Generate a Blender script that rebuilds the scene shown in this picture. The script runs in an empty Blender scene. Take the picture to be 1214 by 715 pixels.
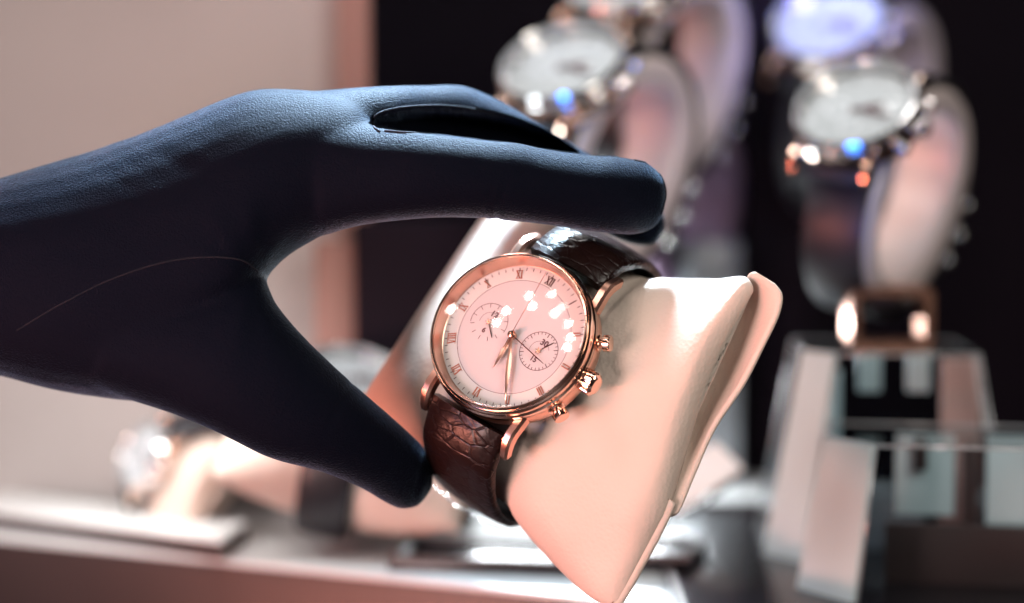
import bpy, math, random
from mathutils import Vector, Matrix, noise
from mathutils.bvhtree import BVHTree
random.seed(7)
MM = 0.001
sc = bpy.context.scene
col = sc.collection
PI = math.pi

# ------------------------------------------------------------------ camera frame
PITCH = math.radians(4.0)
CAM_H = 145.0                                   # mm above the counter
R_ = Vector((1, 0, 0)); U_ = Vector((0, math.sin(PITCH), math.cos(PITCH)))
F_ = Vector((0, math.cos(PITCH), -math.sin(PITCH)))
FOC = 70.0 / 36.0 * 1214.0
CAM = Vector((0, 0, CAM_H))
CROT = Matrix((R_, U_, -F_)).transposed()       # camera-frame vector -> world

def P(u, v, d):
    """point of the place seen towards (u, v), d mm deep"""
    return CAM + R_ * ((u - 607.0) / FOC * d) + U_ * ((357.5 - v) / FOC * d) + F_ * d
def on_plane(u, v, z):
    r = P(u, v, 1.0) - CAM
    return CAM + r * ((z - CAM.z) / r.z)

# ------------------------------------------------------------------ materials
def mat(name, color=(.8, .8, .8), rough=.5, metal=0.0, bump=None, var=None, **kw):
    m = bpy.data.materials.new(name); m.use_nodes = True
    nt = m.node_tree; b = nt.nodes['Principled BSDF']
    b.inputs['Base Color'].default_value = (*color, 1)
    b.inputs['Roughness'].default_value = rough
    b.inputs['Metallic'].default_value = metal
    for k, v in kw.items():
        b.inputs[k.replace('_', ' ')].default_value = v
    tc = nt.nodes.new('ShaderNodeTexCoord')
    if var:                                     # (scale per m, amount): gentle mottling of colour
        n = nt.nodes.new('ShaderNodeTexNoise'); n.inputs['Scale'].default_value = var[0]; n.inputs['Detail'].default_value = 5
        nt.links.new(tc.outputs['Object'], n.inputs['Vector'])
        mx = nt.nodes.new('ShaderNodeMix'); mx.data_type = 'RGBA'
        mx.inputs[6].default_value = (*[c * (1 - var[1]) for c in color], 1)
        mx.inputs[7].default_value = (*[min(1, c * (1 + var[1])) for c in color], 1)
        nt.links.new(n.outputs['Fac'], mx.inputs[0]); nt.links.new(mx.outputs[2], b.inputs['Base Color'])
    last = None
    for (kind, scale, dist, strength) in (bump or []):
        bp = nt.nodes.new('ShaderNodeBump'); bp.inputs['Distance'].default_value = dist; bp.inputs['Strength'].default_value = strength
        if kind == 'noise':
            n = nt.nodes.new('ShaderNodeTexNoise'); n.inputs['Scale'].default_value = scale; n.inputs['Detail'].default_value = 4; out = n.outputs['Fac']
        elif kind == 'voronoi':
            n = nt.nodes.new('ShaderNodeTexVoronoi'); n.feature = 'DISTANCE_TO_EDGE'; n.inputs['Scale'].default_value = scale; out = n.outputs['Distance']
        elif kind == 'cells':
            n = nt.nodes.new('ShaderNodeTexVoronoi'); n.inputs['Scale'].default_value = scale; out = n.outputs['Distance']
        elif kind == 'weave':
            mp = nt.nodes.new('ShaderNodeMapping'); mp.inputs['Rotation'].default_value = (.2, .6, .5)
            nt.links.new(tc.outputs['Object'], mp.inputs['Vector'])
            n = nt.nodes.new('ShaderNodeTexWave'); n.inputs['Scale'].default_value = scale; n.inputs['Distortion'].default_value = 2.5; n.inputs['Detail'].default_value = 2
            n.bands_direction = 'DIAGONAL'; out = n.outputs['Fac']
            nt.links.new(mp.outputs['Vector'], n.inputs['Vector'])
        if kind != 'weave': nt.links.new(tc.outputs['Object'], n.inputs['Vector'])
        nt.links.new(out, bp.inputs['Height'])
        if last: nt.links.new(last.outputs['Normal'], bp.inputs['Normal'])
        last = bp
    if last: nt.links.new(last.outputs['Normal'], b.inputs['Normal'])
    return m

M = {}
M['rose_gold'] = mat('rose_gold', (.93, .62, .49), .12, 1.0)
M['rose_brushed'] = mat('rose_gold_satin', (.82, .48, .37), .28, 1.0)
M['dark_metal'] = mat('dark_hand_metal', (.10, .035, .03), .3, .8)
M['steel'] = mat('steel', (.72, .70, .70), .13, 1.0)
M['steel_gold'] = mat('warm_steel', (.85, .60, .48), .16, 1.0)
M['dial'] = mat('dial_lacquer', (.54, .475, .485), .42, 0, var=(900, .015))
M['dial_rim'] = mat('dial_chapter_ring', (.61, .55, .53), .4, 0)
M['dial_white'] = mat('white_dial', (.46, .52, .55), .35)
M['numeral'] = mat('copper_numeral', (.42, .13, .08), .35, .6)
M['print'] = mat('dial_print', (.10, .035, .04), .5)
M['leather'] = mat('cream_leather', (.58, .475, .41), .58, 0, Specular_IOR_Level=.3,
                   bump=[('noise', 160, .0008, .3), ('noise', 420, .0002, .3), ('cells', 1000, .00018, .5), ('noise', 2200, .00006, .4)], var=(35, .03))
M['lining'] = mat('cushion_seam_thread', (.20, .10, .07), .8)
M['cuff'] = mat('cuff_leather', (.66, .55, .53), .35, bump=[('cells', 900, .0001, .4)])
M['black_leather'] = mat('black_leather', (.012, .012, .016), .4, bump=[('cells', 700, .0002, .5)])
M['black'] = mat('black_lacquer', (.010, .008, .010), .22, bump=[('noise', 30, .0004, .2)])
M['black_matt'] = mat('black_matt', (.008, .005, .009), .85, Specular_IOR_Level=.1)
M['white_board'] = mat('white_laminate', (.78, .80, .80), .22, var=(12, .03))
M['brown_board'] = mat('brown_laminate', (.042, .027, .027), .38, var=(18, .15), bump=[('noise', 60, .0003, .2)])
M['wall'] = mat('plaster_wall', (.32, .30, .29), .8, var=(7, .22), bump=[('noise', 40, .002, .3)])
M['terracotta'] = mat('terracotta_paint', (.22, .12, .10), .7, var=(8, .1))
M['purple'] = mat('purple_lit_cuff', (.36, .24, .36), .35)  # purple light on the cuff, put into its colour
M['copper'] = mat('copper_metal', (.80, .42, .30), .25, 1.0)

def strap_mat():
    m = mat('dark_brown_reptile_leather', (.055, .013, .011), .30, 0, Specular_IOR_Level=.2)
    nt = m.node_tree; b = nt.nodes['Principled BSDF']
    tc = nt.nodes.new('ShaderNodeTexCoord'); mp = nt.nodes.new('ShaderNodeMapping')
    mp.inputs['Scale'].default_value = (170, 360, 360)
    nt.links.new(tc.outputs['Object'], mp.inputs['Vector'])
    v = nt.nodes.new('ShaderNodeTexVoronoi'); v.feature = 'DISTANCE_TO_EDGE'; v.inputs['Scale'].default_value = 1; v.inputs['Randomness'].default_value = .7
    nt.links.new(mp.outputs['Vector'], v.inputs['Vector'])
    r = nt.nodes.new('ShaderNodeMapRange'); r.inputs['From Max'].default_value = .09
    nt.links.new(v.outputs['Distance'], r.inputs['Value'])
    b1 = nt.nodes.new('ShaderNodeBump'); b1.inputs['Distance'].default_value = .00022; b1.inputs['Strength'].default_value = .45
    nt.links.new(r.outputs['Result'], b1.inputs['Height'])
    n = nt.nodes.new('ShaderNodeTexNoise'); n.inputs['Scale'].default_value = 260; n.inputs['Distortion'].default_value = 1.5
    nt.links.new(tc.outputs['Object'], n.inputs['Vector'])
    b2 = nt.nodes.new('ShaderNodeBump'); b2.inputs['Distance'].default_value = .0005; b2.inputs['Strength'].default_value = .45
    nt.links.new(n.outputs['Fac'], b2.inputs['Height']); nt.links.new(b1.outputs['Normal'], b2.inputs['Normal'])
    nt.links.new(b2.outputs['Normal'], b.inputs['Normal'])
    cr = nt.nodes.new('ShaderNodeMix'); cr.data_type = 'RGBA'
    cr.inputs[6].default_value = (.010, .004, .004, 1); cr.inputs[7].default_value = (.010, .004, .0035, 1)
    nt.links.new(r.outputs['Result'], cr.inputs[0]); nt.links.new(cr.outputs[2], b.inputs['Base Color'])
    return m
M['strap'] = strap_mat()

def film_mat():
    """clear, creased protective film: mostly see-through, sharp glints"""
    m = bpy.data.materials.new('clear_film'); m.use_nodes = True
    nt = m.node_tree; nt.nodes.clear()
    o = nt.nodes.new('ShaderNodeOutputMaterial'); mx = nt.nodes.new('ShaderNodeMixShader')
    t = nt.nodes.new('ShaderNodeBsdfTransparent'); g = nt.nodes.new('ShaderNodeBsdfGlossy'); g.inputs['Roughness'].default_value = .03
    f = nt.nodes.new('ShaderNodeFresnel'); f.inputs['IOR'].default_value = 1.17
    tc = nt.nodes.new('ShaderNodeTexCoord'); n = nt.nodes.new('ShaderNodeTexNoise')
    n.inputs['Scale'].default_value = 90; n.inputs['Distortion'].default_value = 2.0; n.inputs['Detail'].default_value = 2
    b = nt.nodes.new('ShaderNodeBump'); b.inputs['Distance'].default_value = .0012; b.inputs['Strength'].default_value = .7
    nt.links.new(tc.outputs['Object'], n.inputs['Vector']); nt.links.new(n.outputs['Fac'], b.inputs['Height'])
    nt.links.new(b.outputs['Normal'], g.inputs['Normal']); nt.links.new(b.outputs['Normal'], f.inputs['Normal'])
    ge = nt.nodes.new('ShaderNodeNewGeometry'); ml = nt.nodes.new('ShaderNodeMath'); ml.operation = 'MULTIPLY_ADD'; ml.use_clamp = True; ml.inputs[1].default_value = -1.0
    nt.links.new(ge.outputs['Backfacing'], ml.inputs[0]); nt.links.new(f.outputs[0], ml.inputs[2])   # a thin sheet: no total reflection from inside
    nt.links.new(ml.outputs[0], mx.inputs[0]); nt.links.new(t.outputs[0], mx.inputs[1]); nt.links.new(g.outputs[0], mx.inputs[2])
    nt.links.new(mx.outputs[0], o.inputs[0])
    return m
M['film'] = film_mat()

def crystal_mat():
    m = bpy.data.materials.new('sapphire_crystal'); m.use_nodes = True
    nt = m.node_tree; nt.nodes.clear()
    o = nt.nodes.new('ShaderNodeOutputMaterial'); mx = nt.nodes.new('ShaderNodeMixShader')
    t = nt.nodes.new('ShaderNodeBsdfTransparent'); g = nt.nodes.new('ShaderNodeBsdfGlossy'); g.inputs['Roughness'].default_value = .05
    f = nt.nodes.new('ShaderNodeFresnel'); f.inputs['IOR'].default_value = 1.7
    ge = nt.nodes.new('ShaderNodeNewGeometry'); ml = nt.nodes.new('ShaderNodeMath'); ml.operation = 'MULTIPLY_ADD'; ml.use_clamp = True; ml.inputs[1].default_value = -1.0
    nt.links.new(ge.outputs['Backfacing'], ml.inputs[0]); nt.links.new(f.outputs[0], ml.inputs[2])   # a thin sheet: no total reflection from inside
    nt.links.new(ml.outputs[0], mx.inputs[0]); nt.links.new(t.outputs[0], mx.inputs[1]); nt.links.new(g.outputs[0], mx.inputs[2])
    nt.links.new(mx.outputs[0], o.inputs[0])
    return m
M['crystal'] = crystal_mat()
M['watch_glass'] = M['crystal'].copy(); M['watch_glass'].node_tree.nodes['Fresnel'].inputs['IOR'].default_value = 1.18
def acrylic_mat():
    m = bpy.data.materials.new('clear_acrylic'); m.use_nodes = True
    nt = m.node_tree; nt.nodes.clear()
    o = nt.nodes.new('ShaderNodeOutputMaterial'); mx = nt.nodes.new('ShaderNodeMixShader')
    t = nt.nodes.new('ShaderNodeBsdfTransparent'); t.inputs[0].default_value = (.80, .84, .86, 1); g = nt.nodes.new('ShaderNodeBsdfGlossy'); g.inputs['Roughness'].default_value = .03
    f = nt.nodes.new('ShaderNodeFresnel'); f.inputs['IOR'].default_value = 1.22
    ge = nt.nodes.new('ShaderNodeNewGeometry'); ml = nt.nodes.new('ShaderNodeMath'); ml.operation = 'MULTIPLY_ADD'; ml.use_clamp = True; ml.inputs[1].default_value = -1.0
    nt.links.new(ge.outputs['Backfacing'], ml.inputs[0]); nt.links.new(f.outputs[0], ml.inputs[2])   # a thin sheet: no total reflection from inside
    nt.links.new(ml.outputs[0], mx.inputs[0]); nt.links.new(t.outputs[0], mx.inputs[1]); nt.links.new(g.outputs[0], mx.inputs[2])
    nt.links.new(mx.outputs[0], o.inputs[0]); return m
M['acrylic'] = acrylic_mat()
M['edge_gleam'] = mat('acrylic_edge_gleam', (.40, .42, .44), .12, .3)  # pale gloss standing in for light caught along the block edges
M['acrylic_reflection'] = mat('white_acrylic_reflection', (.50, .63, .66), .25, var=(25, .06))  # reflected and refracted white, painted as the colour of sheet and bars
M['acrylic_grey'] = mat('grey_refraction_and_pedestal', (.24, .27, .29), .15, var=(30, .25))  # refraction grey for the block bars, and the pedestal's own grey
M['refraction_pink'] = mat('rosy_refraction', (.50, .34, .31), .25, var=(25, .1))  # rosy refraction put into the colour of a bar

def glove_mat():
    m = mat('black_microfibre_cloth', (.0025, .0028, .006), .5, 0,
            Specular_IOR_Level=.03, Specular_Tint=(.45, .68, 1.0, 1), bump=[('noise', 45, .0012, .12), ('noise', 2300, .0005, .7)],
            Sheen_Weight=.5, Sheen_Roughness=.3, Sheen_Tint=(.52, .72, 1.0, 1))
    nt = m.node_tree; b = nt.nodes['Principled BSDF']
    tc = nt.nodes.new('ShaderNodeTexCoord'); n = nt.nodes.new('ShaderNodeTexNoise'); n.inputs['Scale'].default_value = 2300; n.inputs['Detail'].default_value = 2
    nt.links.new(tc.outputs['Object'], n.inputs['Vector'])
    r = nt.nodes.new('ShaderNodeMapRange'); r.inputs['From Min'].default_value = .35; r.inputs['From Max'].default_value = .68
    r.inputs['To Min'].default_value = .05; r.inputs['To Max'].default_value = .42
    nt.links.new(n.outputs['Fac'], r.inputs['Value']); nt.links.new(r.outputs['Result'], b.inputs['Sheen Weight'])
    return m
M['glove'] = glove_mat()
M['glove_seam'] = mat('glove_seam_thread', (.012, .012, .017), .9, Specular_IOR_Level=.1, bump=[('noise', 2500, .0002, .8)])

# ------------------------------------------------------------------ mesh helpers (all lengths mm)
class MB:
    def __init__(s): s.v = []; s.f = []
    def add(s, vs, fs, T=None):
        n = len(s.v); s.v += [(T @ Vector(p)) if T else Vector(p) for p in vs]; s.f += [tuple(i + n for i in f) for f in fs]; return s
    def loft(s, rings, closed=True, caps=True, T=None):
        k = len(rings[0]); vs = [p for r in rings for p in r]; fs = []
        for i in range(len(rings) - 1):
            for j in range(k if closed else k - 1):
                a = i * k + j; b = i * k + (j + 1) % k
                fs.append((a, b, b + k, a + k))
        if caps and closed:
            fs.append(tuple(reversed(range(k)))); fs.append(tuple(range((len(rings) - 1) * k, len(rings) * k)))
        return s.add(vs, fs, T)
    def lathe(s, prof, seg=96, T=None, caps=True):
        return s.loft([[(r * math.cos(2 * PI * j / seg), r * math.sin(2 * PI * j / seg), z) for j in range(seg)] for r, z in prof], True, caps, T)
    def box(s, c, d, T=None, bev=0.0):
        x, y, z = [q / 2 for q in d]
        if bev <= 0:
            vs = [(c[0] + i * x, c[1] + j * y, c[2] + k * z) for k in (-1, 1) for j in (-1, 1) for i in (-1, 1)]
            return s.add(vs, [(0, 2, 3, 1), (4, 5, 7, 6), (0, 1, 5, 4), (2, 6, 7, 3), (0, 4, 6, 2), (1, 3, 7, 5)], T)
        e = min(bev, x * .49, y * .49, z * .49); rings = []
        def rect(hx, hy, zz, cr):
            pts = []
            for (sx, sy, a0) in ((1, 1, 0), (-1, 1, 90), (-1, -1, 180), (1, -1, 270)):
                for q in range(4):
                    a = math.radians(a0 + q * 30)
                    pts.append((c[0] + sx * (hx - cr) + cr * math.cos(a), c[1] + sy * (hy - cr) + cr * math.sin(a), c[2] + zz))
            return pts
        for q in range(4):
            a = math.radians(q * 30); rings.append(rect(x - e * (1 - math.sin(a)), y - e * (1 - math.sin(a)), -z + e * (1 - math.cos(a)), e))
        for q in range(4):
            a = math.radians(90 - q * 30); rings.append(rect(x - e * (1 - math.sin(a)), y - e * (1 - math.sin(a)), z - e * (1 - math.cos(a)), e))
        return s.loft(rings, T=T)
    def tube(s, pts, r, seg=8, T=None):
        pts = [Vector(p) for p in pts]; rings = []; up = None
        for i, p in enumerate(pts):
            d = (pts[min(i + 1, len(pts) - 1)] - pts[max(i - 1, 0)]).normalized()
            if up is None: up = d.orthogonal().normalized()
            up = (up - d * up.dot(d)).normalized(); sd = d.cross(up)
            rr = r[i] if isinstance(r, (list, tuple)) else r
            rings.append([p + (up * math.cos(2 * PI * j / seg) + sd * math.sin(2 * PI * j / seg)) * rr for j in range(seg)])
        return s.loft(rings, T=T)
    def build(s, name, m, parent=None, smooth=None, origin=None, subsurf=0):
        me = bpy.data.meshes.new(name); o3 = Vector(origin) if origin is not None else Vector((0, 0, 0))
        me.from_pydata([(p - o3) * MM for p in s.v], [], s.f); me.update()
        if m: me.materials.append(m)
        o = bpy.data.objects.new(name, me); col.objects.link(o)
        if parent: o.parent = parent
        if origin is not None: o.location = o3 * MM
        if smooth is not None:
            for p in me.polygons: p.use_smooth = True
            if smooth < 180:
                me.set_sharp_from_angle(angle=math.radians(smooth))
        if subsurf:
            md = o.modifiers.new('s', 'SUBSURF'); md.levels = subsurf; md.render_levels = subsurf
        return o

def spline(pts, n, closed=False):
    """Catmull-Rom through tuples"""
    out = []; K = len(pts); segs = K if closed else K - 1
    for i in range(segs):
        p0 = pts[(i - 1) % K] if (closed or i > 0) else pts[0]
        p1 = pts[i]; p2 = pts[(i + 1) % K]; p3 = pts[(i + 2) % K] if (closed or i + 2 < K) else pts[-1]
        for j in range(n):
            t = j / n
            out.append(tuple(.5 * ((2 * b) + (-a + c) * t + (2 * a - 5 * b + 4 * c - d) * t * t + (-a + 3 * b - 3 * c + d) * t ** 3) for a, b, c, d in zip(p0, p1, p2, p3)))
    if not closed: out.append(tuple(pts[-1]))
    return out

def tag(o, label=None, cat=None, group=None, kind=None):
    if label: o['label'] = label
    if cat: o['category'] = cat
    if group: o['group'] = group
    if kind: o['kind'] = kind
    return o
def thing(name, mw, label, cat, group=None):
    o = bpy.data.objects.new(name, None); o.empty_display_size = .01; col.objects.link(o)
    o.matrix_world = mw
    return tag(o, label, cat, group)
def frame(origin, x, y, z):
    """matrix for a thing: origin in world mm, axes unit vectors in world"""
    m = Matrix((x, y, z)).transposed().to_4x4(); m.translation = origin * MM
    return m
def cam_axes(*vs): return [CROT @ Vector(v) for v in vs]
def copy_tree(o, parent=None):
    c = o.copy(); col.objects.link(c)
    if parent: c.parent = parent
    for ch in o.children: copy_tree(ch, c)
    return c

def watch_axes(minor_clock, tilt, xii_clock):
    """camera-frame axes (3 o'clock, 12 o'clock, face normal) from how the dial's ellipse looks"""
    a = math.radians(minor_clock); s, c = math.sin(math.radians(tilt)), math.cos(math.radians(tilt))
    m2 = (math.sin(a), math.cos(a)); n = Vector((m2[0] * s, m2[1] * s, c))
    U = Vector((m2[1], -m2[0], 0)); V = Vector((m2[0] * c, m2[1] * c, -s))
    x = math.radians(xii_clock); d = (math.sin(x), math.cos(x))
    A = d[0] * U[0] + d[1] * U[1]; B = (d[0] * m2[0] + d[1] * m2[1]) / c
    ey = (U * A + V * B).normalized(); ex = ey.cross(n)
    return ex, ey, n

# ------------------------------------------------------------------ HERO WATCH
DZ = 4.0
EX, EY, N = watch_axes(317, 28.5, 33.5)
wo = P(609.1, 399.1, 482.0)
exw, eyw, nw = cam_axes(EX, EY, N)
WM = frame(wo, exw, eyw, nw); WS = 1.06
HB = -DZ                                        # keep dial at z=0; crystal above

def pol(ang, r, z=0.0):                         # clock angle on the dial
    a = math.radians(ang); return Vector((r * math.sin(a), r * math.cos(a), z))
def clock_T(ang, r=0, z=0):                     # frame whose +y points outward at that clock angle
    return Matrix.Translation(pol(ang, r, z)) @ Matrix.Rotation(-math.radians(ang), 4, 'Z')

def text_mesh(mb, s, size, T, depth=.03):
    cu = bpy.data.curves.new('t', 'FONT'); cu.body = s; cu.size = size; cu.align_x = 'CENTER'; cu.align_y = 'CENTER'; cu.extrude = depth / 2; cu.offset = size * .03
    o = bpy.data.objects.new('t', cu); col.objects.link(o)
    bpy.context.view_layer.update()
    me = bpy.data.meshes.new_from_object(o.evaluated_get(bpy.context.evaluated_depsgraph_get()))
    mb.add([v.co.copy() for v in me.vertices], [tuple(p.vertices) for p in me.polygons], T)
    bpy.data.objects.remove(o); bpy.data.curves.remove(cu); bpy.data.meshes.remove(me)

def stroke(mb, p, q, w, h, T):
    p = Vector((*p, 0)); q = Vector((*q, 0)); d = q - p; L = d.length; a = math.atan2(d.y, d.x)
    mb.box((0, 0, h / 2), (L, w, h), T @ Matrix.Translation((p + q) / 2) @ Matrix.Rotation(a, 4, 'Z'))
def roman(mb, s, T, H=2.0, h=.16):
    x = 0; wI, wX = .52, 1.15; W = sum(wI if c == 'I' else wX for c in s); x = -W / 2
    for c in s:
        w = wI if c == 'I' else wX; cx = x + w / 2
        if c == 'I': stroke(mb, (cx, -H / 2), (cx, H / 2), .25, h, T)
        if c == 'V': stroke(mb, (cx - .42, H / 2), (cx, -H / 2), .26, h, T); stroke(mb, (cx + .42, H / 2), (cx + .03, -H / 2), .12, h * .9, T)
        if c == 'X': stroke(mb, (cx - .42, H / 2), (cx + .42, -H / 2), .26, h, T); stroke(mb, (cx + .42, H / 2), (cx - .42, -H / 2), .12, h * .9, T)
        x += w
    stroke(mb, (-W / 2, H / 2), (W / 2, H / 2), .09, h * .8, T); stroke(mb, (-W / 2, -H / 2), (W / 2, -H / 2), .09, h * .8, T)

def flat_ring(mb, r0, r1, z, h, seg=96, T=None, a0=0, a1=360):
    k = int(seg * (a1 - a0) / 360) + 1; rings = []
    for i in range(k):
        a = math.radians(a0 + (a1 - a0) * i / (k - 1)); s, c = math.sin(a), math.cos(a)
        rings.append([(r0 * s, r0 * c, z), (r1 * s, r1 * c, z), (r1 * s, r1 * c, z + h), (r0 * s, r0 * c, z + h)])
    return mb.loft(rings, T=T, caps=(a1 - a0 < 360))
def ticks(mb, n, r0, r1, w, z, T=None, skip=(), a0=0):
    for i in range(n):
        if i in skip: continue
        t = clock_T(a0 + 360 * i / n)
        mb.box((0, (r0 + r1) / 2, z), (w, r1 - r0, .05), (T @ t) if T else t)
def hand_mesh(L, w, h, z, tail=0, leaf=True, tip=.06):
    prof = [(-tail, w * .35), (0, w * .5), (L * .12, w * .32), (L * .45, w * (.62 if leaf else .30)), (L * .8, w * .30), (L, tip)]
    pts = spline(prof, 5); mb = MB(); rings = []
    for y, q in pts:
        q = max(q, .03)
        rings.append([(-q, y, z), (0, y, z - h * .3), (q, y, z), (0, y, z + h * .5)])
    return mb.loft(rings)

def build_case(root, gold, satin, fluted=True, pushers=True, lug_w=10.9):
    mb = MB(); mb.lathe([(17.2, -.6), (18.2, -1.2), (19.2, -.8), (19.5, -.3), (19.75, -1.0), (19.75, -4.2), (19.4, -5.4), (18.6, -6.8), (15, -7.9), (14.8, -8.2), (1, -8.3)], 128)
    case = mb.build('case', satin, root, 35)
    bz = MB(); bz.lathe([(18.2 + (q - 17.75) * .58, z) if q > 17.7 else (q, z) for q, z in [(17.75, DZ - .3), (17.85, DZ + .12), (18.1, DZ + .3), (18.45, DZ + .28), (18.75, DZ), (18.95, DZ - .42), (19.05, DZ - .50),
                         (19.2, DZ - .46), (19.7, DZ - .8), (20.1, DZ - 1.5), (20.2, DZ - 2.3), (20.0, DZ - 2.6), (20.1, DZ - 2.8), (20.65, DZ - 3.2), (20.8, DZ - 4.1), (20.4, DZ - 4.7), (18.0, DZ - 4.8), (17.62, 0.05)]] + [(18.15, .1), (18.15, DZ - .3)], 160, caps=False)
    bz.build('bezel', gold, root, 30)
    for sx in (-1, 1):
        for sy in (-1, 1):
            rings = []
            path = [(14.5, -1.2, 1.5, 3.0), (18.8, -.9, 1.5, 3.0), (20.4, -1.3, 1.45, 3.0), (21.9, -2.5, 1.35, 2.7), (23.3, -4.1, 1.25, 2.4), (23.9, -5.2, 1.2, 2.0)]
            for i, (y, z, hw, hh) in enumerate(path):
                j = min(i, len(path) - 2); dy = path[j + 1][0] - path[j][0]; dz = path[j + 1][1] - path[j][1]; L = math.hypot(dy, dz); ny, nz = -dz / L, dy / L
                cx = sx * (lug_w + 1.4 - .03 * (y - 14))
                sec = [(-1, -1), (-1, .5), (-.55, 1), (.55, 1), (1, .5), (1, -1)]
                rings.append([(cx + hw * .86 * u, sy * (y + ny * hh * v * .5), z + nz * hh * v * .5 - hh * .3) for u, v in (sec if sy * 1 > 0 else sec)])
            MB().loft(rings).build('lug', satin, root, 28)
    # crown with flutes
    rings = []; seg = 40
    for (y, r, fl) in [(19.8, 1.3, 0), (21.0, 1.3, 0), (21.05, 2.5, 0), (21.3, 2.85, 1), (23.9, 2.85, 1), (24.2, 2.55, .3), (24.7, 2.0, 0), (24.9, .3, 0)]:
        rings.append([((r - .32 * fl * (j % 4 < 2)) * math.cos(2 * PI * j / seg), y - 1.7, -2.6 + (r - .32 * fl * (j % 4 < 2)) * math.sin(2 * PI * j / seg)) for j in range(seg)])
    MB().loft(rings, T=clock_T(90)).build('crown', gold, root, 30)
    if pushers:
        for a in (63.5, 116.5):
            MB().loft([[(r * math.cos(2 * PI * j / 32), 19.0 + (y - 19.5) * .66, -2.6 + r * math.sin(2 * PI * j / 32)) for j in range(32)]
                       for y, r in [(19.5, 2.1), (20.9, 2.1), (21.3, 1.75), (21.35, 1.15), (22.3, 1.15), (22.35, 1.7), (22.6, 1.95), (24.6, 1.95), (24.95, 1.75), (25.0, .2)]], T=clock_T(a)).build('pusher', gold, root, 30)
    return case

def strap_loft(path, w0, w1, th0, th1, n=7, x0=0.0):
    pts = spline(path, n); K = len(pts); rings = []
    for i, (y, z) in enumerate(pts):
        a = pts[max(i - 1, 0)]; b = pts[min(i + 1, K - 1)]; dy, dz = b[0] - a[0], b[1] - a[1]; L = math.hypot(dy, dz) or 1
        ny, nz = -dz / L, dy / L
        if path[1][0] < path[0][0]: ny, nz = -ny, -nz
        t = i / (K - 1); w = (w0 + (w1 - w0) * min(1, t * 1.3)) / 2; th = (th0 + (th1 - th0) * min(1, t * 1.8)) / 2
        sec = [(-1, -.9), (-1, .1), (-.93, .55), (-.8, .60), (-.74, .82), (-.4, 1.02), (0, 1.1), (.4, 1.02), (.74, .82), (.8, .60), (.93, .55), (1, .1), (1, -.9), (.5, -1), (-.5, -1)]
        rings.append([(x0 + u * w, y + ny * v * th, z + nz * v * th) for u, v in sec])
    return MB().loft(rings)

hero = thing('wristwatch', WM @ Matrix.Scale(WS, 4), 'rose gold chronograph with pale pink dial strapped around the held cream cushion', 'watch')
build_case(hero, M['rose_gold'], M['rose_brushed'])
MB().lathe([(17.3, -.5), (17.3, 0), (.01, 0)], 96).build('dial', M['dial'], hero, 30)
dial = hero.children[-1]
dial = [c for c in hero.children if c.name.startswith('dial')][0]
r = MB(); flat_ring(r, 13.75, 17.28, .004, .03, 128); r.build('chapter_ring', M['dial_rim'], dial, 30)
# sloping inner wall
MB().lathe([(17.3, .02), (17.4, .1), (18.1, DZ - .35), (18.14, DZ - .35), (18.14, .02)], 128, caps=False).build('inner_flange', M['rose_brushed'], hero, 30)
mt = MB(); flat_ring(mt, 13.70, 13.80, .034, .02, 160); ticks(mt, 60, 16.1, 16.85, .17, .06, skip=[5]); ticks(mt, 12, 15.9, 16.8, .2, .075, skip=[1]); ticks(mt, 1, 14.6, 16.6, .28, .07, a0=30)
mt.build('minute_track', M['print'], dial)
NUM = ['XII', None, 'II', 'III', 'IIII', 'V', 'VI', 'VII', 'VIII', 'IX', 'X', 'XI']
for i, s in enumerate(NUM):
    if s is None: continue
    mb = MB(); T = clock_T(i * 30, 15.2 - .2 * (i == 2), .045)
    if i in (3, 4, 2, 5):
        for dx in ((-.32, .32) if i != 4 else (-.5, 0, .5)): stroke(mb, (dx, -1.0), (dx, 1.0), .24, .2, T)
    else: roman(mb, s, T, 1.95)
    mb.build('hour_marker', M['numeral'] if i != 0 else M['dark_metal'], dial)
def subdial(cx, n, up, down, ang, full):
    T0 = Matrix.Translation((cx, 0, 0)); r = MB()
    flat_ring(r, 4.55, 4.68, .035, .02, 80, T0, a0=0 if full else -115, a1=360 if full else 95)
    flat_ring(r, 2.35, 2.43, .035, .02, 60, T0, a0=-110, a1=60)
    ticks(r, n, 3.6 if n == 12 else 4.0, 4.6, .12, .06, T0)
    if n > 12: ticks(r, 6, 3.6, 4.6, .16, .066, T0)
    text_mesh(r, up, 2.0, T0 @ Matrix.Translation((.15, 2.15, .09))); text_mesh(r, down, 1.75, T0 @ Matrix.Translation((0, -2.2, .09)))
    sub = r.build('subdial', M['print'], dial)
    T = Matrix.Translation((cx, 0, 0)) @ Matrix.Rotation(-math.radians(ang), 4, 'Z')
    h = MB(); m2 = hand_mesh(4.1, .42, .12, .30, .0, False); h.add(m2.v, m2.f, T); h.build('small_hand', M['dark_metal'], sub)
    st = MB(); star = []
    for k in range(12): 
        rr = 1.05 if k % 2 == 0 else .35; star.append((rr * math.sin(k * PI / 6), rr * math.cos(k * PI / 6)))
    st.loft([[(x, y, .32) for x, y in star], [(x * .8, y * .8, .48) for x, y in star]], T=T)
    st.build('hand_hub', M['copper'], sub)
subdial(-7.35, 12, '12', '6', 134, False)
subdial(7.35, 30, '30', '15', 33, True)
def main_hand(name, L, w, ang, z, m, tail=0, leaf=True):
    h = MB(); q = hand_mesh(L, w, .22, z, tail, leaf); h.add(q.v, q.f, Matrix.Rotation(-math.radians(ang), 4, 'Z')); return h.build(name, m, hero)
main_hand('date_hand', 10.6, .42, 101, .75, M['dark_metal'], 0, False)
main_hand('hour_hand', 8.6, .95, 176.5, 1.05, M['rose_brushed'])
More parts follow.
